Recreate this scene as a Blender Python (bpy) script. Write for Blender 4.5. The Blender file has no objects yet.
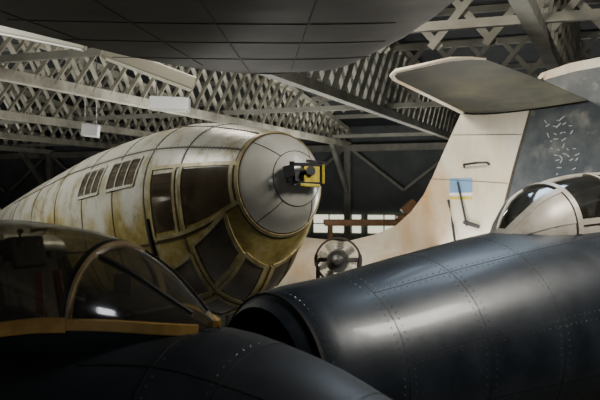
import bpy, bmesh, math, random
from mathutils import Vector, Matrix
random.seed(4)
H=3.2
def W(x,y,z): return Vector((x,y,z+H))
# ---------------------------------------------------------------- materials
def mat(name,col,rough=.5,metal=0,col2=None,nscale=3,lo=.4,hi=.65,bump=0,bscale=60,coat=0,col3=None,n3=9,spec=.5,emis=0,stretch=None,rvar=.0,p3=(.55,.7)):
    m=bpy.data.materials.new(name); m.use_nodes=True
    nt=m.node_tree; b=nt.nodes['Principled BSDF']
    b.inputs['Base Color'].default_value=(*col,1); b.inputs['Roughness'].default_value=rough
    b.inputs['Metallic'].default_value=metal; b.inputs['Coat Weight'].default_value=coat
    b.inputs['Coat Roughness'].default_value=.12
    b.inputs['Specular IOR Level'].default_value=spec
    tc=nt.nodes.new('ShaderNodeTexCoord'); vec=tc.outputs['Object']
    if stretch:
        mp=nt.nodes.new('ShaderNodeMapping'); mp.inputs['Scale'].default_value=stretch
        nt.links.new(vec,mp.inputs[0]); vec=mp.outputs[0]
    def noise(sc,det=6):
        n=nt.nodes.new('ShaderNodeTexNoise'); n.inputs['Scale'].default_value=sc; n.inputs['Detail'].default_value=det
        n.inputs['Roughness'].default_value=.62
        nt.links.new(vec,n.inputs['Vector']); return n
    cur=None
    if col2:
        n=noise(nscale); r=nt.nodes.new('ShaderNodeValToRGB')
        r.color_ramp.elements[0].position=lo; r.color_ramp.elements[1].position=hi
        r.color_ramp.elements[0].color=(*col,1); r.color_ramp.elements[1].color=(*col2,1)
        nt.links.new(n.outputs['Fac'],r.inputs[0]); cur=r.outputs[0]
        if rvar:
            mr=nt.nodes.new('ShaderNodeMapRange'); mr.inputs['To Min'].default_value=rough; mr.inputs['To Max'].default_value=rough+rvar
            nt.links.new(n.outputs['Fac'],mr.inputs['Value']); nt.links.new(mr.outputs[0],b.inputs['Roughness'])
        if col3:
            n2=noise(n3,9); r2=nt.nodes.new('ShaderNodeValToRGB')
            r2.color_ramp.elements[0].position=p3[0]; r2.color_ramp.elements[1].position=p3[1]
            r2.color_ramp.elements[0].color=(0,0,0,1); r2.color_ramp.elements[1].color=(1,1,1,1)
            nt.links.new(n2.outputs['Fac'],r2.inputs[0])
            mx=nt.nodes.new('ShaderNodeMix'); mx.data_type='RGBA'
            nt.links.new(r2.outputs[0],mx.inputs[0]); nt.links.new(cur,mx.inputs[6]); mx.inputs[7].default_value=(*col3,1)
            cur=mx.outputs[2]
        nt.links.new(cur,b.inputs['Base Color'])
    if bump:
        n=noise(bscale,4); bp=nt.nodes.new('ShaderNodeBump'); bp.inputs['Strength'].default_value=bump; bp.inputs['Distance'].default_value=.02
        nt.links.new(n.outputs['Fac'],bp.inputs['Height']); nt.links.new(bp.outputs[0],b.inputs['Normal'])
    if emis:
        b.inputs['Emission Color'].default_value=(*col,1); b.inputs['Emission Strength'].default_value=emis
    return m
CREAM=mat('cream_paint',(.60,.58,.48),.33,.15,(.42,.40,.31),2.2,.42,.7,.06,25,col3=(.30,.27,.16),n3=5)
WHITE=mat('dome_paint',(.66,.65,.59),.28,.15,(.44,.43,.37),1.6,.4,.75,coat=.4)
FRAMEC=mat('frame_cream',(.45,.38,.20),.4,.2,(.22,.17,.07),6)
SEAM=mat('seam_dark',(.055,.04,.022),.6)
BRGLASS=mat('brown_glazing',(.050,.036,.022),.07,.2,(.13,.10,.06),1.6,.4,.7,coat=.9)
BLACK=mat('black_paint',(.012,.012,.014),.45)
DARK=mat('dark_blue_paint',(.012,.017,.024),.32,.2,(.026,.034,.046),4,.35,.7,.08,8,coat=.12,rvar=.15)
DARKL=mat('jet_black_paint',(.011,.014,.019),.38,.2,(.021,.026,.033),3,.35,.7,.05,9,rvar=.15)
DSEAM=mat('dark_seam',(.003,.003,.004),.6)
DRIV=mat('dark_rivet',(.09,.105,.12),.35,.6)
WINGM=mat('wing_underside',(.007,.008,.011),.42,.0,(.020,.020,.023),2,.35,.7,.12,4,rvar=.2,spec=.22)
YEL=mat('yellow_frame',(.52,.32,.09),.45,0,(.34,.20,.05),8)
YELD=mat('arch_frame',(.28,.21,.11),.45,0,(.18,.13,.07),8)
YELB=mat('yellow_plate',(.62,.50,.05),.45,0,(.4,.3,.04),12)
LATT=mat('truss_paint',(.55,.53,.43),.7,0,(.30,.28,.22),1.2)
LATTD=mat('column_and_shade_paint',(.22,.215,.18),.7,0,(.13,.125,.105),1.2)
ROOFM=mat('roof_sheet',(.022,.026,.028),.8,.2,(.036,.041,.043),1)
WALLM=mat('wall_cladding',(.06,.068,.068),.8,0,(.09,.10,.10),.8,bump=.1,bscale=4)
FLOORM=mat('floor_concrete',(.09,.09,.085),.45,0,(.13,.13,.12),.7,bump=.05,bscale=8)
FINW=mat('fin_white',(.66,.62,.52),.45,.05,(.52,.44,.31),.9,.42,.7,.05,20,col3=(.46,.28,.12),n3=.62,p3=(.50,.74),stretch=(1,1,.55))
FING=mat('rudder_grey',(.045,.055,.065),.5,.1,(.09,.10,.10),2.2,.42,.65,.05,20,col3=(.18,.18,.17),n3=2.6)
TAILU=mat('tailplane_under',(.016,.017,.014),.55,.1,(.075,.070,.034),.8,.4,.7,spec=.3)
CREAM2=mat('canopy_frame_paint',(.58,.54,.47),.4,.1,(.40,.36,.30),5)
RUB=mat('tyre_rubber',(.015,.015,.015),.8)
STEEL=mat('bare_steel',(.30,.30,.29),.4,.8,(.16,.155,.15),6)
RED=mat('dull_grey_ring',(.13,.10,.08),.5,.4,(.08,.07,.06),6)
SEATM=mat('seat_fabric',(.035,.036,.033),.8,0,(.065,.055,.045),10)
SEATR=mat('seat_strap',(.22,.10,.06),.8,0)
LBLUE=mat('light_blue_marking',(.16,.30,.48),.5)
WMARK=mat('white_marking',(.7,.7,.68),.5)
CHALK=mat('chalk_marking',(.40,.42,.42),.8)
LAMPW=mat('lamp_housing',(.40,.38,.31),.5)
LAMPB=mat('box_lamp_housing',(.72,.73,.72),.5,emis=.15)
LTUBE=mat('lamp_diffuser',(.80,.80,.72),.5,emis=.10)
WINE=mat('window_daylight',(.82,.84,.66),.5,emis=1.3)
ORANGE=mat('orange_paint',(.28,.14,.06),.5,0,(.18,.09,.04),5)
def glass(name,col,alpha,dd=.08):
    m=bpy.data.materials.new(name); m.use_nodes=True; nt=m.node_tree; nt.nodes.clear()
    o=nt.nodes.new('ShaderNodeOutputMaterial'); mx=nt.nodes.new('ShaderNodeMixShader')
    t=nt.nodes.new('ShaderNodeBsdfTransparent'); t.inputs[0].default_value=(*col,1)
    g=nt.nodes.new('ShaderNodeBsdfGlossy'); g.inputs['Roughness'].default_value=.10; g.inputs[0].default_value=(.9,.95,1,1)
    df=nt.nodes.new('ShaderNodeBsdfDiffuse'); df.inputs[0].default_value=(.25,.23,.19,1)
    m2=nt.nodes.new('ShaderNodeMixShader'); m2.inputs[0].default_value=dd
    nt.links.new(t.outputs[0],m2.inputs[1]); nt.links.new(df.outputs[0],m2.inputs[2])
    f=nt.nodes.new('ShaderNodeLayerWeight'); f.inputs[0].default_value=.3
    mr=nt.nodes.new('ShaderNodeMapRange'); mr.inputs['To Min'].default_value=alpha; mr.inputs['To Max'].default_value=.7
    nt.links.new(f.outputs['Facing'],mr.inputs['Value'])
    nt.links.new(mr.outputs[0],mx.inputs[0]); nt.links.new(m2.outputs[0],mx.inputs[1]); nt.links.new(g.outputs[0],mx.inputs[2])
    nt.links.new(mx.outputs[0],o.inputs[0]); return m
GLASS=glass('canopy_perspex',(.68,.66,.60),.10,.10)
GLASSR=glass('tinted_perspex',(.40,.40,.38),.06,.05)
def bomber_paint():
    m=bpy.data.materials.new('bomber_paint'); m.use_nodes=True; nt=m.node_tree; b=nt.nodes['Principled BSDF']
    L=nt.links.new; N=nt.nodes.new
    uv=N('ShaderNodeUVMap'); uv.uv_map='UVMap'; sp=N('ShaderNodeSeparateXYZ'); L(uv.outputs[0],sp.inputs[0])
    tc=N('ShaderNodeTexCoord')
    n=N('ShaderNodeTexNoise'); n.inputs['Scale'].default_value=1.6; n.inputs['Detail'].default_value=8; L(tc.outputs['Object'],n.inputs['Vector'])
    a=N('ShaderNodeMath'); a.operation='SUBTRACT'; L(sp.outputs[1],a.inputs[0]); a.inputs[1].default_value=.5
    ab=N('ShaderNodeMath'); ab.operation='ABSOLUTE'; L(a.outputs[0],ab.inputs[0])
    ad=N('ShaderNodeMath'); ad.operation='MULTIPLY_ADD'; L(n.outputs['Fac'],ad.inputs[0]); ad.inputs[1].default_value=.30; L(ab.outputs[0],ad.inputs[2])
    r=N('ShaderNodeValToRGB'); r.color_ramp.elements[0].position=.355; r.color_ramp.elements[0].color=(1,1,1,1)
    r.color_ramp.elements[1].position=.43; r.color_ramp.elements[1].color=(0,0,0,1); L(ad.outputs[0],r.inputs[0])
    n2=N('ShaderNodeTexNoise'); n2.inputs['Scale'].default_value=2.6; n2.inputs['Detail'].default_value=9; n2.inputs['Roughness'].default_value=.7; L(tc.outputs['Object'],n2.inputs['Vector'])
    def ramp(stops):
        q=N('ShaderNodeValToRGB'); e=q.color_ramp.elements
        e[0].position=stops[0][0]; e[0].color=(*stops[0][1],1); e[1].position=stops[-1][0]; e[1].color=(*stops[-1][1],1)
        for p,c in stops[1:-1]:
            x=e.new(p); x.color=(*c,1)
        L(n2.outputs['Fac'],q.inputs[0]); return q
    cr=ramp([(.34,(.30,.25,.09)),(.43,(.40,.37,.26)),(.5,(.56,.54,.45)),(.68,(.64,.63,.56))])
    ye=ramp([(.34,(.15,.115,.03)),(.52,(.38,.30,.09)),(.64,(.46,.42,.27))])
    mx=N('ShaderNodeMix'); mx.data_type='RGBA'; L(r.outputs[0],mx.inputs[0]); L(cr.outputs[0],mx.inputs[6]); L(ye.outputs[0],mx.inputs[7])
    L(mx.outputs[2],b.inputs['Base Color']); b.inputs['Roughness'].default_value=.34; b.inputs['Metallic'].default_value=.2
    bp=N('ShaderNodeBump'); bp.inputs['Strength'].default_value=.12; bp.inputs['Distance'].default_value=.02; L(n2.outputs['Fac'],bp.inputs['Height']); L(bp.outputs[0],b.inputs['Normal'])
    return m
BPAINT=bomber_paint()
# ---------------------------------------------------------------- helpers
def link(o,parent=None):
    bpy.context.scene.collection.objects.link(o)
    if parent: o.parent=parent
    return o
def empty(name):
    return link(bpy.data.objects.new(name,None))
def mk(name,vs,fs,m,parent=None,smooth=False,uvs=None):
    me=bpy.data.meshes.new(name); me.from_pydata([tuple(v) for v in vs],[],fs); me.update()
    if uvs:
        l=me.uv_layers.new(name='UVMap')
        for lp in me.loops: l.data[lp.index].uv=uvs[lp.vertex_index]
    if smooth:
        for p in me.polygons: p.use_smooth=True
    me.materials.append(m)
    return link(bpy.data.objects.new(name,me),parent)
def boxvf(p,q,w,h,up=Vector((0,0,1))):
    p=Vector(p);q=Vector(q); d=(q-p).normalized()
    if abs(d.dot(up))>.98: up=Vector((0,1,0))
    s=d.cross(up).normalized(); u=s.cross(d).normalized()
    v=[e+s*a*w/2+u*b*h/2 for e in (p,q) for a,b in((-1,-1),(1,-1),(1,1),(-1,1))]
    f=[(0,1,2,3),(7,6,5,4),(0,4,5,1),(1,5,6,2),(2,6,7,3),(3,7,4,0)]
    return v,f
class Acc:
    def __init__(s): s.v=[];s.f=[]
    def add(s,vf):
        o=len(s.v); s.v+=vf[0]; s.f+=[tuple(i+o for i in f) for f in vf[1]]
    def beam(s,p,q,w,h,up=Vector((0,0,1))): s.add(boxvf(p,q,w,h,up))
    def tube(s,pts,r,n=10):
        pts=[Vector(p) for p in pts]; v=[];f=[]
        rr=r if isinstance(r,(list,tuple)) else [r]*len(pts)
        for i,p in enumerate(pts):
            d=(pts[min(i+1,len(pts)-1)]-pts[max(i-1,0)]).normalized()
            up=Vector((0,0,1)) if abs(d.z)<.95 else Vector((0,1,0))
            a=d.cross(up).normalized(); b=a.cross(d)
            for k in range(n):
                t=2*math.pi*k/n; v.append(p+a*math.cos(t)*rr[i]+b*math.sin(t)*rr[i])
        for i in range(len(pts)-1):
            for k in range(n): f.append((i*n+k,i*n+(k+1)%n,(i+1)*n+(k+1)%n,(i+1)*n+k))
        f.append(tuple(range(n))[::-1]); f.append(tuple((len(pts)-1)*n+k for k in range(n)))
        s.add((v,f))
    def done(s,name,m,parent=None,smooth=False,bev=0):
        o=mk(name,s.v,s.f,m,parent,smooth)
        if bev:
            b=o.modifiers.new('b','BEVEL'); b.width=bev; b.segments=2
        return o
def tubeobj(name,pts,r,m,parent,n=12):
    a=Acc(); a.tube(pts,r,n); return a.done(name,m,parent,True)
def catmull(xs,ys,x):
    n=len(xs)
    if x<=xs[0]: return ys[0]
    if x>=xs[-1]: return ys[-1]
    i=max(j for j in range(n-1) if xs[j]<=x)
    def sl(j):
        if j==0: return (ys[1]-ys[0])/(xs[1]-xs[0])
        if j==n-1: return (ys[-1]-ys[-2])/(xs[-1]-xs[-2])
        a=(ys[j]-ys[j-1])/(xs[j]-xs[j-1]); b=(ys[j+1]-ys[j])/(xs[j+1]-xs[j])
        return 0 if a*b<=0 else 2*a*b/(a+b)
    h=xs[i+1]-xs[i]; t=(x-xs[i])/h; m0=sl(i)*h; m1=sl(i+1)*h
    return (2*t**3-3*t*t+1)*ys[i]+(t**3-2*t*t+t)*m0+(-2*t**3+3*t*t)*ys[i+1]+(t**3-t*t)*m1
class Loft:
    # stations: (s, centre dz, half width, top, bottom)
    def __init__(self,O,aft,side,st,n=2.0,round_nose=False):
        self.O=Vector(O); self.a=Vector(aft).normalized()
        self.sd=Vector(side); self.sd=(self.sd-self.a*self.sd.dot(self.a)).normalized()
        self.u=self.a.cross(self.sd); 
        if self.u.z<0: self.u=-self.u
        self.st=st; self.cols=list(zip(*st)); self.n=n; self.rn=round_nose
    def val(self,k,s):
        xs=self.cols[0]
        if self.rn:
            return catmull([math.sqrt(max(x,0)) for x in xs],self.cols[k],math.sqrt(max(s,0)))
        return catmull(xs,self.cols[k],s)
    def pt0(self,s,t):
        t=math.radians(t); c,si=math.cos(t),math.sin(t); e=2/self.n
        cc=math.copysign(abs(c)**e,c); ss=math.copysign(abs(si)**e,si)
        z=self.val(1,s)+(self.val(3,s) if c>0 else self.val(4,s))*cc
        return self.O+self.a*s+self.sd*self.val(2,s)*ss+self.u*z
    def nrm(self,s,t):
        d=self.pt0(s+.01,t)-self.pt0(max(s-.01,0),t); e=self.pt0(s,t+1)-self.pt0(s,t-1)
        n=d.cross(e)
        c=self.O+self.a*s+self.u*self.val(1,s)
        if n.length<1e-9: return -self.a
        n.normalize()
        if n.dot(self.pt0(s,t)-c-self.a*.0)<0: n=-n
        return n
    def pt(self,s,t,off=0):
        p=self.pt0(s,t)
        return p+self.nrm(s,t)*off if off else p
    def skin(self,name,s0,s1,ns,nt,m,parent,t0=0,t1=360,off=0,power=1):
        v=[];f=[];uv=[]
        for i in range(ns+1):
            s=s0+(s1-s0)*(i/ns)**power
            for j in range(nt+1):
                t=t0+(t1-t0)*j/nt; v.append(self.pt(s,t,off)); uv.append((s/10,t/360))
        for i in range(ns):
            for j in range(nt):
                a=i*(nt+1)+j; f.append((a,a+1,a+nt+2,a+nt+1))
        return mk(name,v,f,m,parent,True,uv)
    def patch(self,name,quad,m,parent,off=.012,n=8):
        (a,b,c,d)=quad; v=[];f=[]
        for i in range(n+1):
            for j in range(n+1):
                x=i/n;y=j/n
                s=(a[0]*(1-x)+b[0]*x)*(1-y)+(d[0]*(1-x)+c[0]*x)*y
                t=(a[1]*(1-x)+b[1]*x)*(1-y)+(d[1]*(1-x)+c[1]*x)*y
                v.append(self.pt(s,t,off))
        for i in range(n):
            for j in range(n):
                k=i*(n+1)+j; f.append((k,k+1,k+n+2,k+n+1))
        return mk(name,v,f,m,parent,True)
    def dense(self,poly,step=.06):
        out=[]
        for (a,b) in zip(poly[:-1],poly[1:]):
            L=(self.pt0(*a)-self.pt0(*b)).length; L=max(L,abs(a[1]-b[1])*math.pi/180*self.val(2,(a[0]+b[0])/2))
            n=max(1,int(L/step))
            for i in range(n): out.append((a[0]+(b[0]-a[0])*i/n,a[1]+(b[1]-a[1])*i/n))
        out.append(poly[-1]); return out
    def strip(self,acc,poly,w,h=.01):
        pts=self.dense(poly); P=[self.pt0(*p) for p in pts]; v=[];f=[]
        for i,p in enumerate(pts):
            n=self.nrm(*p); d=(P[min(i+1,len(P)-1)]-P[max(i-1,0)]).normalized(); b=d.cross(n).normalized()
            for x,y in((-1,-.02),(1,-.02),(1,h),(-1,h)): v.append(P[i]+b*x*w/2+n*y)
        for i in range(len(P)-1):
            for k in range(4): f.append((i*4+k,i*4+(k+1)%4,i*4+4+(k+1)%4,i*4+4+k))
        f.append((0,1,2,3)); o=(len(P)-1)*4; f.append((o+3,o+2,o+1,o))
        acc.add((v,f))
    def rivets(self,acc,poly,gap=.05,r=.006):
        pts=self.dense(poly,gap)
        for p in pts:
            c=self.pt0(*p); n=self.nrm(*p); a=n.orthogonal().normalized(); b=n.cross(a)
            v=[c+(a*math.cos(k*math.pi/3)+b*math.sin(k*math.pi/3))*r for k in range(6)]+[c+n*r*.7]
            acc.add((v,[(k,(k+1)%6,6) for k in range(6)]))
def wheel(name,c,r,w,axis,parent):
    axis=Vector(axis).normalized(); c=Vector(c); up=Vector((0,0,1)); f=axis.cross(up).normalized()
    prof=[(0,-.30*w),(r*.35,-.34*w),(r*.5,-.22*w),(r*.56,-.42*w),(r*.8,-.5*w),(r*.95,-.36*w),(r,-.12*w),(r,.12*w),(r*.95,.36*w),(r*.8,.5*w),(r*.56,.42*w),(r*.5,.22*w),(r*.35,.34*w),(0,.3*w)]
    v=[];fs=[];n=32
    for (rr,x) in prof:
        for k in range(n):
            t=2*math.pi*k/n; v.append(c+axis*x+(f*math.cos(t)+up*math.sin(t))*rr)
    for i in range(len(prof)-1):
        for k in range(n): fs.append((i*n+k,i*n+(k+1)%n,(i+1)*n+(k+1)%n,(i+1)*n+k))
    o=mk(name,v,fs,RUB,parent,True); o.data.materials.append(STEEL)
    for p in o.data.polygons:
        if p.index//n in (0,1,2,10,11,12): p.material_index=1
    return o
def gear(prefix,top,ground_xy,r,axis,parent,w=.2):
    g=Vector((ground_xy[0],ground_xy[1],r)); ax=Vector(axis).normalized()
    wheel(prefix+'_wheel',g,r,w,axis,parent)
    a=Acc(); t=Vector(top)
    kn=Vector((g.x,g.y,r+r*1.15)); a.tube([t,(t+kn)/2],.07); a.tube([(t+kn)/2,kn],.045)
    a.beam(kn-ax*w*.75,kn+ax*w*.75,.06,.05)
    for sgn in(-1,1): a.beam(kn+ax*sgn*w*.7,g+ax*sgn*w*.7,.05,.035)
    a.tube([g-ax*w*.78,g+ax*w*.78],.03)
    a.done(prefix+'_leg',STEEL,parent)
def wingslab(name,st,m,parent,np=14,low=.75):
    prof=[]
    for i in range(np+1):
        x=(1-math.cos(math.pi*i/np))/2; y=2.97*math.sqrt(x)-1.26*x-3.516*x*x+2.843*x**3-1.036*x**4
        prof.append((x,y*.5))
    ring=[(x,y) for x,y in prof]+[(x,-y*low) for x,y in prof[-2:0:-1]]
    v=[];f=[];n=len(ring)
    for le,te,t in st:
        le=Vector(le);te=Vector(te)
        for x,y in ring: v.append(le.lerp(te,x)+Vector((0,0,y*t)))
    for i in range(len(st)-1):
        for k in range(n): f.append((i*n+k,i*n+(k+1)%n,(i+1)*n+(k+1)%n,(i+1)*n+k))
    f.append(tuple(range(n))); f.append(tuple((len(st)-1)*n+k for k in range(n))[::-1])
    return mk(name,v,f,m,parent,True)

# ================================================================ HANGAR
D=Vector((.36,.933,0)).normalized()      # truss direction
Q=Vector((D.y,-D.x,0))                   # across direction (to the right)
END=47.0; START=-16.0
def G(q,l,z):
    p=Vector((-14.3+0,0,0))+Q*q+D*l; return Vector((p.x,p.y,z+H))
QL,QR=-34,40
def quad(name,a,b,c,d,m,parent=None): return mk(name,[a,b,c,d],[(0,1,2,3)],m,parent)
quad('floor',G(QL,START,-H),G(QR,START,-H),G(QR,END,-H),G(QL,END,-H),FLOORM)
quad('wall_far',G(QL,END,-H),G(QR,END,-H),G(QR,END,7),G(QL,END,7),WALLM)
quad('wall_near',G(QL,START,-H),G(QR,START,-H),G(QR,START,7),G(QL,START,7),WALLM)
quad('wall_left',G(QL,START,-H),G(QL,END,-H),G(QL,END,7),G(QL,START,7),WALLM)
quad('wall_right',G(QR,START,-H),G(QR,END,-H),G(QR,END,7),G(QR,START,7),WALLM)
ZB=2.9
def ztop(l):
    t=(l-(START+END)/2)/((END-START)/2); return ZB+.7+2.6*(1-t*t)
v=[];f=[];n=20
for i in range(n+1):
    l=START+(END-START)*i/n
    v+= [G(QL,l,ztop(l)+.25),G(QR,l,ztop(l)+.25)]
for i in range(n): f.append((2*i,2*i+1,2*i+3,2*i+2))
mk('ceiling',v,f,ROOFM)
QS=[-25.2,-18.9,-12.6,-6.3,0,6.0,12.0,17.0,22,28.0]
for q in QS:
    a=Acc()
    a.beam(G(q,START,ZB),G(q,END,ZB),.26,.26)
    N=24
    for i in range(N):
        l0=START+(END-START)*i/N; l1=START+(END-START)*(i+1)/N
        a.beam(G(q,l0,ztop(l0)),G(q,l1,ztop(l1)),.22,.24)
    step=.80; l=START
    while l<END:
        for sg in(1,-1):
            h=ztop(l)-ZB; l2=l+sg*h*.9
            if START<l2<END:
                a.beam(G(q+.07*sg,l,ZB),G(q+.07*sg,l2,ztop(l2)),.035,.14,up=Q)
        l+=step
    a.done('roof_lattice_truss' ,LATT if q<5 else LATTD)  # right-hand trusses get a darker paint, the dimmer roof light put into colour
a=Acc()
for l in [x*3.5+START+1 for x in range(18)]:
    if l<END: a.beam(G(QL+.3,l,ztop(l)+.13),G(QR-.3,l,ztop(l)+.13),.12,.2)
for l in (8,20,32,44):
    a.beam(G(QL+.3,l,ZB+.22),G(QR-.3,l,ZB+.22),.14,.16)
a.done('roof_purlins',LATTD)
for l0 in (22,33):
    zt=ztop(l0)-.2
    a=Acc(); q=2.0
    a.beam(G(2,l0,zt),G(30,l0,zt),.16,.18)
    while q<28:
        h=zt-ZB
        a.beam(G(q,l0-.05,ZB+.2),G(q+h*.8,l0-.05,zt),.15,.035,up=D); a.beam(G(q+h*.8,l0+.05,ZB+.2),G(q,l0+.05,zt),.15,.035,up=D); q+=1.1
    a.done('cross_lattice_girder',LATTD)
a=Acc()
for q in QS:
    a.beam(G(q,END-.3,-H),G(q,END-.3,ZB),.35,.35,up=D)
    a.beam(G(q,END-.3,ZB-2.6),G(q,END-3,ZB),.2,.22)
    a.beam(G(q,END-.35,ZB-.1),G(q+3,END-.35,ZB-2.4),.14,.14); a.beam(G(q,END-.35,ZB-.1),G(q-3,END-.35,ZB-2.4),.14,.14)
a.beam(G(QL+.3,END-.3,ZB-.2),G(QR-.3,END-.3,ZB-.2),.25,.35)
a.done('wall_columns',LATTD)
wi=1
for i in range(10):
    q=-8+i*3.0
    o=empty('window_%d'%wi); wi+=1
    quad('pane',G(q,END-.12,-1.75),G(q+2.7,END-.12,-1.75),G(q+2.7,END-.12,-.75),G(q,END-.12,-.75),WINE,o)
    a=Acc()
    for x in (0,.9,1.8,2.7): a.beam(G(q+x,END-.15,-1.75),G(q+x,END-.15,-.75),.06,.06,up=D)
    for z in(-1.75,-1.25,-.75): a.beam(G(q,END-.15,z),G(q+2.7,END-.15,z),.06,.06)
    a.done('glazing_bars',LATT,o)

# ================================================================ BOMBER
bomber=empty('vintage_bomber_aircraft')
ba=Vector((-.57,.82,-.10)); bs=Vector((-.82,-.57,0))
BL=Loft(W(.03,8.7,.24),ba,bs,[
 (0,0,.0,.0,.0),(.06,0,.205,.205,.205),(.2,0,.375,.375,.385),(.45,0,.54,.54,.58),(.7,0,.63,.63,.86),(1.0,0,.71,.71,1.16),(1.5,0,.81,.83,1.40),
 (2.2,0,.89,.94,1.48),(3.2,0,.94,.99,1.5),(4.6,0,.97,1.0,1.4),(6,.0,.95,.92,1.2),(8,0,.85,.80,1.0),(11,.1,.55,.5,.6),(13.5,.25,.15,.3,.3)],n=2.05,round_nose=True)
BL.skin('nose_dome',0,.45,24,72,WHITE,bomber,power=2)
BL.skin('fuselage',.45,13.5,110,96,BPAINT,bomber)
a=Acc()
BL.strip(a,[(.45,t) for t in range(0,361,6)],.04,.016)
a.done('nose_ring',FRAMEC,bomber,False)
s_=Acc()
for t in (38,-38,142,-142): BL.strip(s_,[(.12,t),(.45,t)],.008,.004)
BL.strip(s_,[(.12,t) for t in range(0,361,10)],.008,.004)
BL.strip(s_,[(.478,t) for t in range(0,361,6)],.018,.008)
BL.strip(s_,[(.425,t) for t in range(0,361,6)],.012,.006)
for s in (1.33,2.05,2.9,3.9,5.0,6.2,7.5): BL.strip(s_,[(s,t) for t in range(0,361,6)],.026,.005)
for t in (52,112,-52,20,-20): BL.strip(s_,[(.48,t),(8,t)],.022,.005)
s_.done('panel_seams',SEAM,bomber)
fr=Acc()
for t in (70,110,-70): BL.strip(fr,[(.47,t),(1.9,t)],.045,.014)
for s in (.52,1.30,1.42): BL.strip(fr,[(s,70),(s,110)],.05,.014)
BL.strip(fr,[(1.9,70),(1.9,110)],.045,.014)
fr.done('side_glazing_frames',FRAMEC,bomber)
BL.patch('side_pane_1',[(.56,73),(1.27,73),(1.27,107),(.56,107)],BRGLASS,bomber,.006)
BL.patch('side_pane_2',[(1.46,75),(1.86,75),(1.86,107),(1.46,107)],BRGLASS,bomber,.006)
BL.patch('cockpit_window_1',[(2.25,58),(3.05,58),(3.1,80),(2.3,80)],BRGLASS,bomber,.006)
BL.patch('cockpit_window_2',[(3.3,60),(4.0,60),(4.05,80),(3.35,80)],BRGLASS,bomber,.006)
fr=Acc()
for a0,a1 in ((2.25,3.05),(3.3,4.0)):
    BL.strip(fr,[(a0,58),(a1,58)],.035,.016); BL.strip(fr,[(a0+.05,80),(a1+.05,80)],.035,.016)
    for k in range(4):
        x=a0+(a1-a0)*k/3; BL.strip(fr,[(x,58),(x+.05,80)],.03,.016)
fr.done('cockpit_window_frames',CREAM,bomber)
gp=[[(.66,112),(1.22,118),(1.22,146),(.72,146)],
    [(.70,150),(1.22,150),(1.22,176),(.74,176)],
    [(.74,184),(1.22,184),(1.22,210),(.70,210)],
    [(1.30,122),(1.75,126),(1.75,148),(1.30,148)],
    [(1.30,153),(1.75,153),(1.75,176),(1.30,176)],
    [(.66,-112),(1.22,-118),(1.22,-146),(.72,-146)]]
fr=Acc()
for i,g in enumerate(gp):
    BL.patch('chin_pane_%d'%i,g,BRGLASS,bomber,.006)
    BL.strip(fr,g+[g[0]],.05,.018)
fr.done('chin_glazing_frames',FRAMEC,bomber)
rv=Acc()
for s in (.55,1.29,1.37,2.01,2.09,2.86,2.94,3.86,3.94): BL.rivets(rv,[(s,5),(s,68)],.06,.007); BL.rivets(rv,[(s,112),(s,150)],.06,.007)
for t in (50,54,22,18): BL.rivets(rv,[(.6,t),(5,t)],.06,.007)
rv.done('rivets',SEAM,bomber)
a=Acc(); BL.strip(a,[(1.98,100),(1.98,118)],.035,.03); a.done('door_latch',BLACK,bomber)
O=W(.03,8.7,.26); fw=-ba.normalized(); rt=-bs.normalized(); up=Vector((0,0,1))
def NP(r,u,f): return O+rt*r+up*u+fw*f
a=Acc(); a.beam(NP(-.17,.10,.07),NP(.17,.10,.07),.05,.035); a.beam(NP(-.17,-.09,.07),NP(.17,-.09,.07),.05,.035)
a.beam(NP(-.18,-.12,.06),NP(-.18,.13,.06),.05,.06); a.beam(NP(.18,-.12,.06),NP(.18,.13,.06),.05,.06)
a.beam(NP(-.26,.02,.03),NP(-.17,.04,.08),.07,.12); a.beam(NP(-.15,-.03,-.05),NP(-.15,-.03,.12),.06,.1)
a.beam(NP(.05,.15,.0),NP(.24,.12,.06),.04,.03)
a.tube([NP(-.08,.01,-.05),NP(-.08,.01,.22)],.03); a.tube([NP(.02,.03,-.02),NP(.02,.03,.13)],.05)
a.done('gun_mount_frame',BLACK,bomber)
a=Acc(); a.beam(NP(.05,-.085,.06),NP(.05,.085,.06),.2,.07,up=fw); a.beam(NP(-.1,-.11,.09),NP(.15,-.12,.09),.03,.03)
a.beam(NP(.19,-.1,.10),NP(.19,.1,.10),.03,.03)
a.done('gun_mount_plate',YELB,bomber,bev=.006)
def BP(s,q,z): return Vector(W(.03,8.7,.24))+ba.normalized()*s+bs.normalized()*q+Vector((0,0,z))
wingslab('wing_port',[(BP(4.6,.2,-.5),BP(8.0,.2,-.5),.5),(BP(4.9,4.6,-.25),BP(7.4,4.6,-.25),.35),(BP(5.1,4.9,-.22),BP(7.2,4.9,-.22),.1)],CREAM,bomber)
wingslab('wing_starboard',[(BP(4.9,-.2,-.5),BP(8.0,-.2,-.5),.5),(BP(5.2,-2.9,-.25),BP(7.4,-2.9,-.25),.35),(BP(5.3,-3.1,-.22),BP(7.2,-3.1,-.22),.1)],CREAM,bomber)
for sg,nm,s0,off in((1,'port',3.4,2.6),(-1,'starboard',4.6,2.0)):
    NL=Loft(BP(s0,sg*off,-.35),ba,bs,[(0,0,.42,.42,.42),(.08,0,.5,.5,.5),(.6,0,.56,.56,.56),(2,0,.55,.5,.55),(3.4,0,.25,.2,.3),(3.8,0,.02,.02,.02)])
    NL.skin('nacelle_'+nm,0,3.8,30,40,CREAM,bomber)
    a=Acc(); c=BP(s0+.05,sg*off,-.35); a.tube([c,c+fw*-.3],.44,32); a.tube([c+fw*.25,c],[.1,.14]); a.done('engine_face_'+nm,BLACK,bomber,True)
    g=BP(s0+1.5,sg*off,-.7); gear('main_'+nm,g,(g.x,g.y),.5,bs,bomber,.3)
g=BP(12.6,0,.0); gear('tail',g,(g.x,g.y),.25,bs,bomber,.15)
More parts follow.
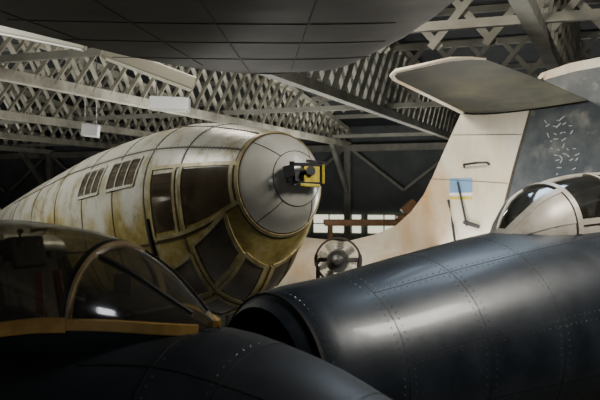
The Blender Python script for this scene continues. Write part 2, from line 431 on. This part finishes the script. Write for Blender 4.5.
wingslab('tailplane',[(BP(11.6,-2.6,.3),BP(12.6,-2.6,.3),.06),(BP(11.2,0,.3),BP(13,0,.3),.16),(BP(11.6,2.6,.3),BP(12.6,2.6,.3),.06)],CREAM,bomber)
v=[BP(11.2,.05,.3),BP(13.6,.05,.3),BP(13.5,.03,1.6),BP(12.7,.03,1.7),BP(11.2,-.05,.3),BP(13.6,-.05,.3),BP(13.5,-.03,1.6),BP(12.7,-.03,1.7)]
mk('rear_tail_fin',v,[(0,1,2,3),(7,6,5,4),(0,4,5,1),(1,5,6,2),(2,6,7,3),(3,7,4,0)],CREAM,bomber)

# ================================================================ LEFT JET
jet=empty('black_jet_fighter')
ja=Vector((-.886,.463,0)); js=Vector((-.463,-.886,0))
JL=Loft(W(1.05,2.80,-1.15),ja,js,[(0,.04,.02,.02,.02),(.15,.02,.15,.12,.16),(.45,-.02,.28,.24,.30),(.8,-.04,.40,.39,.45),(1.2,-.02,.51,.53,.55),(1.65,0,.59,.60,.6),
 (2.3,0,.65,.54,.64),(3.1,0,.68,.50,.66),(4.5,0,.7,.58,.68),(6.5,0,.62,.6,.6),(9,.1,.3,.3,.3)],n=2.25)
JL.skin('fuselage',0,9,90,72,DARKL,jet)
CL=Loft(W(1.15,2.75,-.55),ja,js,[(1.70,0,.04,.02,.1),(1.85,.01,.17,.12,.2),(2.05,.02,.28,.25,.25),(2.3,.01,.35,.37,.3),(2.6,-.03,.39,.46,.3),(3.0,-.08,.41,.53,.3),(3.5,-.11,.40,.53,.3),(4.1,-.10,.33,.39,.3),(4.9,-.08,.12,.15,.2)],n=2.1)
CL.skin('canopy_glass',1.72,4.9,50,32,GLASS,jet,-90,90)
CL.skin('canopy_sill_fairing_a',1.7,4.9,50,10,DARKL,jet,90,150)
CL.skin('canopy_sill_fairing_b',1.7,4.9,50,10,DARKL,jet,-150,-90)
a=Acc()
for sg in(1,-1):
    CL.strip(a,[(1.74,sg*88),(2.22,sg*88)],.045,.014)
    CL.strip(a,[(2.22,sg*88),(4.4,sg*90)],.062,.018)
a.done('canopy_sill',YEL,jet)
a=Acc()
CL.strip(a,[(2.22,t) for t in range(-90,91,6)],.016,.012)
a.done('windscreen_arch',YELD,jet)
a=Acc()
CL.strip(a,[(2.245,t) for t in range(-90,91,6)],.02,.008)
CL.strip(a,[(3.6,t) for t in range(-90,91,6)],.03,.008)
CL.strip(a,[(1.78,28),(2.2,28)],.012,.008); CL.strip(a,[(1.78,-28),(2.2,-28)],.012,.008)
a.done('canopy_bows',DSEAM,jet)
def JP(s,q,z): return Vector(W(1.15,2.75,0))+ja*s+js*q+Vector((0,0,z))
a=Acc(); a.beam(JP(2.72,0,-.70),JP(2.84,0,-.30),.34,.12,up=js.cross(Vector((0,0,1)))); a.beam(JP(2.82,0,-.34),JP(2.86,0,-.19),.22,.14,up=ja)
a.beam(JP(2.4,0,-.65),JP(2.75,0,-.65),.36,.08)
for sg in(1,-1): a.beam(JP(2.74,sg*.17,-.65),JP(2.84,sg*.17,-.26),.04,.1); a.beam(JP(2.45,sg*.2,-.58),JP(2.72,sg*.2,-.52),.05,.1)
a.beam(JP(2.95,0,-.7),JP(3.0,0,-.32),.5,.05,up=ja)
a.done('ejection_seat',SEATM,jet,bev=.015)
a=Acc()
for sg in(1,-1): a.tube([JP(2.78,sg*.05,-.22),JP(2.75,sg*.09,-.14),JP(2.8,sg*.03,-.15)],.012); a.beam(JP(2.66,sg*.06,-.34),JP(2.62,sg*.08,-.62),.04,.012)
a.done('seat_handles_and_straps',SEATR,jet)
a=Acc(); a.beam(JP(2.02,0,-.52),JP(2.25,0,-.44),.40,.08); a.beam(JP(2.2,0,-.43),JP(2.2,0,-.33),.08,.05); a.tube([JP(2.26,-.12,-.47),JP(2.28,-.12,-.47)],.06); a.tube([JP(2.26,.12,-.47),JP(2.28,.12,-.47)],.06)
a.done('instrument_coaming',BLACK,jet,bev=.01)
sm=Acc()
for s in (.9,1.35,1.65): JL.strip(sm,[(s,t) for t in range(-120,121,6)],.008,.002)
JL.strip(sm,[(.3,35),(2,35)],.008,.002)
sm.done('panel_seams',DSEAM,jet)
rv=Acc()
for s in (.93,1.38,1.62): JL.rivets(rv,[(s,-90),(s,100)],.05,.004)
rv.done('rivets',DRIV,jet)
g=JP(.9,0,-1.5); gear('nose',g,(g.x,g.y),.25,js,jet,.16)
for sg in(1,-1):
    wingslab('wing_%s'%('a' if sg>0 else 'b'),[(JP(4.0,sg*.5,-1.35),JP(6.6,sg*.5,-1.35),.26),(JP(5.0,sg*(2.4 if sg<0 else 3),-1.3),JP(6.7,sg*(2.4 if sg<0 else 3),-1.3),.14)],DARKL,jet)
    g=JP(5.2,sg*1.4,-1.4); gear('main_%s'%('a' if sg>0 else 'b'),g,(g.x,g.y),.32,js,jet,.18)

# ================================================================ RIGHT JET (nose intake)
mig=empty('dark_blue_jet_fighter')
ma=Vector((.8,.6,0)); ms=Vector((.6,-.8,0))
OM=W(-.1,5,0)
ML=Loft(OM-ma*.18,ma,ms,[(0,-1.11,.47,.48,.49),(.04,-1.11,.53,.54,.55),(.2,-1.10,.58,.575,.60),(.6,-1.08,.63,.60,.66),(1.18,-1.03,.69,.645,.73),(2.18,-.97,.78,.73,.82),(3.18,-.93,.84,.79,.9),(5,-.9,.88,.82,.92),(7.5,-.85,.75,.75,.75),(10,-.75,.42,.45,.42)],n=2.0)
ML.skin('fuselage',0,10,90,96,DARK,mig)
DL=Loft(OM-ma*.18,ma,ms,[(0,-1.11,.47,.48,.49),(.06,-1.11,.44,.45,.46),(.5,-1.10,.40,.40,.42),(2,-1.05,.36,.36,.36)],n=2)
DL.skin('intake_duct',0,2,20,72,BLACK,mig)
a=Acc(); c=W(-.1,5,-1.06)+ma*1.6; a.tube([c,c+ma*.1],.4,32); a.tube([c-ma*.3,c-ma*.15,c],[.03,.12,.16],24); a.beam(W(-.1,5,-1.48)+ma*.5,W(-.1,5,-.7)+ma*.5,.05,.3,up=ma); a.done('compressor_face',BLACK,mig)
a=Acc(); ML.strip(a,[(.09,t) for t in range(0,361,5)],.02,.003); 
for s in (.62,1.25,1.9,2.9,3.9): ML.strip(a,[(s,t) for t in range(0,361,5)],.007,.001)
for t in (30,75,-30,105): ML.strip(a,[(.62,t),(6,t)],.006,.001)
a.done('panel_seams',DSEAM,mig)
rv=Acc()
for s in (.14,.58,.66,1.21,1.29,1.86,1.94,2.86): ML.rivets(rv,[(s,-60),(s,150)],.045,.0055)
for t in (28,32,73,77,8): ML.rivets(rv,[(.62,t),(5,t)],.05,.0055)
rv.done('rivets',DRIV,mig)
KL=Loft(OM+ma*.10+Vector((0,0,-.28)),ma,ms,[(1.85,-.02,.08,.03,.1),(2.0,0,.2,.17,.15),(2.2,.02,.30,.31,.2),(2.5,.03,.36,.40,.25),(3.0,.04,.38,.45,.25),(3.6,.05,.38,.46,.25),(4.4,.05,.34,.40,.25),(5.6,.03,.1,.12,.2)],n=2.1)
KL.skin('canopy_glass',1.85,5.6,40,40,GLASSR,mig,-78,78)
KL.skin('canopy_base_a',1.85,5.6,40,10,CREAM2,mig,78,150)
KL.skin('canopy_base_b',1.85,5.6,40,10,CREAM2,mig,-150,-78)
a=Acc()
KL.strip(a,[(1.88,t) for t in range(-90,91,6)],.05,.012)
KL.strip(a,[(2.38,t) for t in range(-90,91,6)],.05,.014)
KL.strip(a,[(2.9,t) for t in range(-90,91,6)],.04,.014)
KL.strip(a,[(4.1,t) for t in range(-90,91,6)],.05,.014)
for t in(30,-30): KL.strip(a,[(1.87,t),(2.38,t)],.05,.012)
for t in(78,-78,0): KL.strip(a,[(2.38,t),(5.2,t)],.045,.014)
a.done('canopy_frame',CREAM2,mig)
KL.patch('windscreen_quarter_panel',[(1.88,32),(2.36,32),(2.36,78),(1.88,78)],CREAM2,mig,.004)
def MP(s,q,z): return Vector(OM)+ma*s+ms*q+Vector((0,0,z))
a=Acc(); a.beam(MP(3.4,0,-.3),MP(3.5,0,.04),.3,.12,up=ma); a.beam(MP(2.95,0,-.25),MP(3.35,0,-.25),.34,.08); a.beam(MP(2.4,0,-.19),MP(2.8,0,-.09),.4,.1); a.done('cockpit_seat',SEATM,mig,bev=.015)
g=MP(1.3,0,-1.6); gear('nose',g,(g.x,g.y),.26,ms,mig,.16)
for sg in(1,-1):
    wingslab('wing_%s'%('a' if sg>0 else 'b'),[(MP(3.6,sg*.5,-1.0),MP(6.2,sg*.5,-1.0),.28),(MP(5.6,sg*3.2,-1.05),MP(7.2,sg*3.2,-1.05),.16)],DARK,mig)
    g=MP(5.6,sg*1.5,-1.1); gear('main_%s'%('a' if sg>0 else 'b'),g,(g.x,g.y),.35,ms,mig,.2)

# ================================================================ T-TAIL AIRCRAFT
tt=empty('weathered_t_tail_aircraft')
K=1.4
cdir=Vector((.735,-.68,0)).normalized(); cn=Vector((-.68,-.735,0)).normalized()
L0=Vector((2.28*K,11.5*K,0))
def TP(u,z,n=0): p=L0+cdir*u*K+cn*n; return Vector((p.x,p.y,z*K+H))
def finplate(name,pts,m,th,inner=None):
    n=len(pts); v=[TP(u,z,th/2) for u,z in pts]+[TP(u,z,-th/2) for u,z in pts]
    f=[tuple(range(n)),tuple(range(2*n-1,n-1,-1))]+[(i,(i+1)%n,n+(i+1)%n,n+i) for i in range(n)]
    o=mk(name,v,f,m,tt); b=o.modifiers.new('b','BEVEL'); b.width=th*.42; b.segments=3; return o
lead=[(-3.6,-.95),(-2.67,-.76),(-2.0,-.64),(-1.47,-.52),(-1.1,-.38),(-.836,-.18),(-.62,.06),(-.46,.33),(-.2,.82),(0,1.18),(.35,1.20),(.9,1.25),(1.13,1.48),(1.25,1.54)]
hinge=[(1.19,1.56),(1.04,1.22),(.78,.4),(.535,-.47),(.42,-.95)]
finplate('tail_fin',lead[:-1]+hinge+[(-1,-1.3),(-3.2,-1.3)],FINW,.26)
finplate('rudder',[(1.22,1.56),(2.0,1.66),(2.1,1.6),(1.95,.6),(1.75,-.5),(1.5,-.95),(.46,-.95),(.575,-.47),(.82,.4),(1.08,1.22)],FING,.2)
finplate('fin_cap',[(1.12,1.54),(1.18,1.60),(1.55,1.68),(2.12,1.73),(2.14,1.66),(1.6,1.62)],FINW,.22)
TL=Loft(TP(-8,-1.25),cdir,cn,[(0,0,.1,.1,.1),(.6,0,.5,.5,.5),(2,0,.85,.85,.85),(5,0,.95,.95,.95),(8,0,.9,.85,.9),(11,.1,.6,.55,.65),(13,.2,.4,.4,.45),(14,.25,.2,.2,.25)])
TL.skin('fuselage',0,14,60,64,FINW,tt)
def tp(u,z,n): return TP(u,z,n*K)
near=[(tp(.0,1.20,-.1),tp(1.80,1.20,-.1),.22),(tp(.30,1.30,1.3),tp(1.74,1.37,1.3),.17),(tp(.50,1.38,2.3),tp(1.66,1.47,2.3),.12),(tp(.58,1.39,2.45),tp(1.58,1.47,2.45),.09),(tp(.72,1.41,2.58),tp(1.42,1.46,2.58),.03)]
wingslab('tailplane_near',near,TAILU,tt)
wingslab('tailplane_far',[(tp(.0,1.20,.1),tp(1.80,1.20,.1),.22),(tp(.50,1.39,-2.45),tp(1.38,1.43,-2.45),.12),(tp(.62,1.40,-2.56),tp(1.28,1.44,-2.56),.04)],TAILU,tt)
a=Acc(); a.tube([tp(-.01,1.205,0),tp(.29,1.30,1.3),tp(.49,1.382,2.3),tp(.57,1.39,2.46),tp(.72,1.41,2.59),tp(1.42,1.462,2.59),tp(1.58,1.47,2.46),tp(1.66,1.47,2.3)],[.055,.05,.045,.04,.035,.03,.02,.015]); a.done('tailplane_lit_edge',FINW,tt,True)  # pale tube along the tailplane edge paints in its lit rim
a=Acc()
a.tube([TP(.05,.45,.15),TP(.07,.48,.22),TP(.3,.50,.25),TP(.42,.5,.22),TP(.43,.48,.14)],.022)
a.tube([TP(-.2,.0,.16),TP(-.1,-.35,.22),TP(-.02,-.62,.3)],.026); a.tube([TP(-.05,.25,.16),TP(.12,-.35,.22)],.02); a.tube([TP(.07,-.3,.2),TP(.3,-.36,.2)],.04)
a.done('control_linkage',BLACK,tt)
def decal(name,u0,u1,z0,z1,m,n=.134):
    mk(name,[TP(u0,z0,n),TP(u1,z0,n),TP(u1,z1,n),TP(u0,z1,n)],[(0,1,2,3)],m,tt)
decal('blue_marking',-.19,.17,.10,.30,LBLUE); decal('white_marking',-.19,.17,.06,.10,WMARK); decal('yellow_marking',-.19,.17,.01,.045,YELB)
a=Acc()
for r in range(9):
    u=1.22+.02*r
    for k in range(5):
        z=1.02-.09*r; uu=u+k*.07+random.uniform(-.02,.02)
        if random.random()<.8:
            a.beam(TP(uu,z+random.uniform(-.02,.02),.104),TP(uu+random.uniform(.02,.06),z+random.uniform(-.05,.05),.104),.008,.014)
a.done('chalk_markings',CHALK,tt)
a=Acc(); 
for i in range(len(hinge)-1): a.beam(TP(*hinge[i],.125),TP(*hinge[i+1],.125),.03,.02,up=cn)
a.beam(TP(-.5,.3,.13),TP(.7,.22,.13),.012,.01); a.beam(TP(-.15,.9,.13),TP(.9,.85,.13),.012,.01)
a.done('fin_seams',SEAM,tt)
g=TL.O+cdir*12.5+Vector((0,0,-.1)); gear('tail_prop',g,(g.x,g.y),.3,cn,tt,.18)
for sg in(1,-1):
    g=TL.O+cdir*5+cn*sg*.7+Vector((0,0,-.5)); gear('main_%d'%(sg+2),g,(g.x,g.y),.4,cn,tt,.22)

# ================================================================ OVERHEAD WING
ow=empty('suspended_aircraft_wing')
st=[]
for y,xl,xr,t in [(-3,-6.4,1.75,.55),(0,-5,1.38,.5),(3,-3.8,1.24,.42),(5.8,-2.75,1.13,.33),(6.5,-2.45,1.05,.3),(7.3,-2.05,.92,.27),(8,-1.7,.74,.22),(8.6,-1.3,.58,.17),(8.95,-.95,.46,.11),(9.15,-.65,.32,.06),(9.22,-.35,.12,.02)]:
    st.append((W(xr,y,1.43),W(xl,y,1.39),t))
LOW=.3
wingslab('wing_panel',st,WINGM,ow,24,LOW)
a=Acc()
def wz(x,y):
    for (A,B) in zip(st[:-1],st[1:]):
        if A[0].y<=y<=B[0].y:
            k=(y-A[0].y)/(B[0].y-A[0].y); le=A[0].lerp(B[0],k); te=A[1].lerp(B[1],k); t=A[2]*(1-k)+B[2]*k
            c=(x-le.x)/(te.x-le.x); c=min(max(c,0.001),1)
            yy=2.97*math.sqrt(c)-1.26*c-3.516*c*c+2.843*c**3-1.036*c**4
            return le.lerp(te,c).z-yy*.5*LOW*t
    return H+1.4
def wl(p,q,w=.012,n=16):
    P=[]
    for i in range(n+1):
        x=p[0]+(q[0]-p[0])*i/n; y=p[1]+(q[1]-p[1])*i/n; P.append(Vector((x,y,wz(x,y)-.002)))
    for i in range(n): a.beam(P[i],P[i+1],w,.006)
wl((.3,3),(-.1,9)); wl((-1.8,3),(-1.0,8.6)); wl((-.8,3),(-.55,9)); wl((-3.0,3),(-1.9,7.2))
for y in (4.5,5.5,6.4,7.2,8.1): wl((-3.1+max(0,(y-3))*.25,y),(.75,y+.15))
a.done('panel_seams',DSEAM,ow)
for i,(x,y) in enumerate([(-2.5,1),(.6,1),(-1.2,6.5),(.3,6.5)]):
    tubeobj('suspension_cable_%d'%i,[W(x,y,1.42),W(x,y,5.2)],.012,STEEL,ow,6)

# ================================================================ LAMPS, ENGINE, misc
def lamp(name,p,q,w,h,wire=3.0,m=None):
    e=empty(name); a=Acc(); p=Vector(p);q=Vector(q); a.beam(p,q,w,h); a.done('housing',m or LAMPW,e,bev=.02)
    a=Acc(); d=Vector((0,0,h/2+.012)); a.beam(p-d+(q-p)*.04,q-d-(q-p)*.04,w*.8,.02); a.done('diffuser',LTUBE,e)
    for i,k in enumerate((.15,.85)):
        c=p.lerp(q,k); tubeobj('hanger_%d'%i,[c+Vector((0,0,h/2)),Vector((c.x,c.y,H+wire))],.012,STEEL,e,6)
lamp('hanging_strip_light',W(-4.6,12.0,2.52),W(-3.05,11.9,2.2),.14,.12,4.6)
lamp('hanging_strip_light',W(-2.9,12.2,2.2),W(-1.6,12.6,1.75),.20,.2,4.6)
lamp('hanging_box_lamp',W(-3.05,17,1.98),W(-2.25,17,1.95),.3,.26,4.8,LAMPB)
lamp('hanging_box_lamp',W(-6.0,23,1.95),W(-5.55,23,1.9),.3,.32,4.8,LAMPB)
en=empty('radial_engine_display')
c=W(.56,12.2,-.88); f=Vector((-.1,-1,0)).normalized(); r=Vector((1,-.1,0)); k_=.48
a=Acc(); a.tube([c,c+f*.5*k_],.32*k_,24); a.tube([c+f*.5*k_,c+f*.75*k_],[.2*k_,.08*k_],20)
for k in range(9):
    t=k*2*math.pi/9; d=r*math.cos(t)+Vector((0,0,1))*math.sin(t)
    for j in range(6): a.tube([c+f*.25*k_+d*(.32+j*.05)*k_,c+f*.25*k_+d*(.345+j*.05)*k_],(.13 if j%2==0 else .10)*k_,12)
a.done('crankcase_and_cylinders',STEEL,en)
a=Acc()
for k in range(24):
    t=k*2*math.pi/24;t2=(k+1)*2*math.pi/24
    a.beam(c+f*.1*k_+(r*math.cos(t)+Vector((0,0,1))*math.sin(t))*.68*k_,c+f*.1*k_+(r*math.cos(t2)+Vector((0,0,1))*math.sin(t2))*.68*k_,.05,.03)
a.done('exhaust_ring',RED,en)
a=Acc()
for sx in(-.3,.3):
    a.beam(c+r*sx-f*.05,Vector((c.x+r.x*sx,c.y+.05,0.02)),.06,.06); a.beam(Vector((c.x+sx,c.y-.5,.05)),Vector((c.x+sx,c.y+.5,.05)),.1,.1)
a.beam(c+r*-.3-f*.05,c+r*.3-f*.05,.06,.06); a.done('stand',RED,en)
tr=empty('orange_access_gantry')
a=Acc()
for x in(1.0,4.2):
    for y in(27,28.5): a.beam((x,y,0),(x,y,H-.75),.12,.12)
for y in(27,28.5): 
    a.beam((.8,y,H-.75),(4.4,y,H-.75),.18,.18); a.beam((1.0,y,.3),(4.2,y,H-.8),.08,.08)
a.done('frame',ORANGE,tr)
a=Acc(); a.beam((3.2,27.7,H-.62),(4.1,27.7,H-.62),1.0,.25); a.beam((3.5,27.7,H-.5),(3.9,27.7,H-.15),.6,.5); a.done('hoist',ORANGE,tr,bev=.03)

# ================================================================ LIGHTS
def area(name,loc,target,size,power,col,sy=None):
    l=bpy.data.lights.new(name,'AREA'); l.energy=power; l.size=size; l.color=col
    if sy: l.shape='RECTANGLE'; l.size_y=sy
    o=bpy.data.objects.new(name,l); o.location=loc; o.rotation_euler=(Vector(target)-Vector(loc)).to_track_quat('-Z','Y').to_euler()
    link(o); return o
area('key_area_light',W(5.5,4.5,4.4),W(-.5,9.5,0),1.6,700,(1,.94,.83))  # added key light aimed at the bomber nose; the roof has no opening
area('fin_area_light',W(-1.5,12.5,4.0),W(3.5,16,.0),1.5,420,(1,.93,.80))  # added light for the tail fin, not a roof opening
area('front_area_light',W(2.5,8.2,3.6),W(2.2,6,-1),2.2,90,(.70,.85,1))  # added cool light over the right jet, no skylight there
area('rear_area_light',W(-6.5,10,4.0),W(-3,12,-.3),2.5,330,(.97,.97,.92))  # added light to brighten the bomber's side, no skylight there
area('left_fill_light',W(-2.6,-.5,1.0),W(-.9,3.6,-.6),.9,22,(.95,.95,.95))  # unseen fill added under the wing to brighten the left canopy sill
for i,(q,l) in enumerate([(-6,22),(3,27),(12,20),(-15,30),(14,36),(3,38),(-12,16)]):
    area('roof_fill_light_%d'%i,G(q,l,-.9),G(q,l+.01,6),4,560 if q<10 else 260,(1,.98,.92))  # unseen upward fill lights added to brighten the roof lattice
w=bpy.data.worlds.new('World'); bpy.context.scene.world=w; w.use_nodes=True
w.node_tree.nodes['Background'].inputs[0].default_value=(.5,.6,.7,1); w.node_tree.nodes['Background'].inputs[1].default_value=.2
cam=bpy.data.cameras.new('camera'); cam.lens=50; cam.sensor_width=36; co=bpy.data.objects.new('camera',cam); link(co)
co.location=(0,0,H); co.rotation_euler=(math.radians(90),0,0); cam.clip_end=300; cam.clip_start=.05
cam.dof.use_dof=True; cam.dof.focus_distance=9; cam.dof.aperture_fstop=4
bpy.context.scene.camera=co
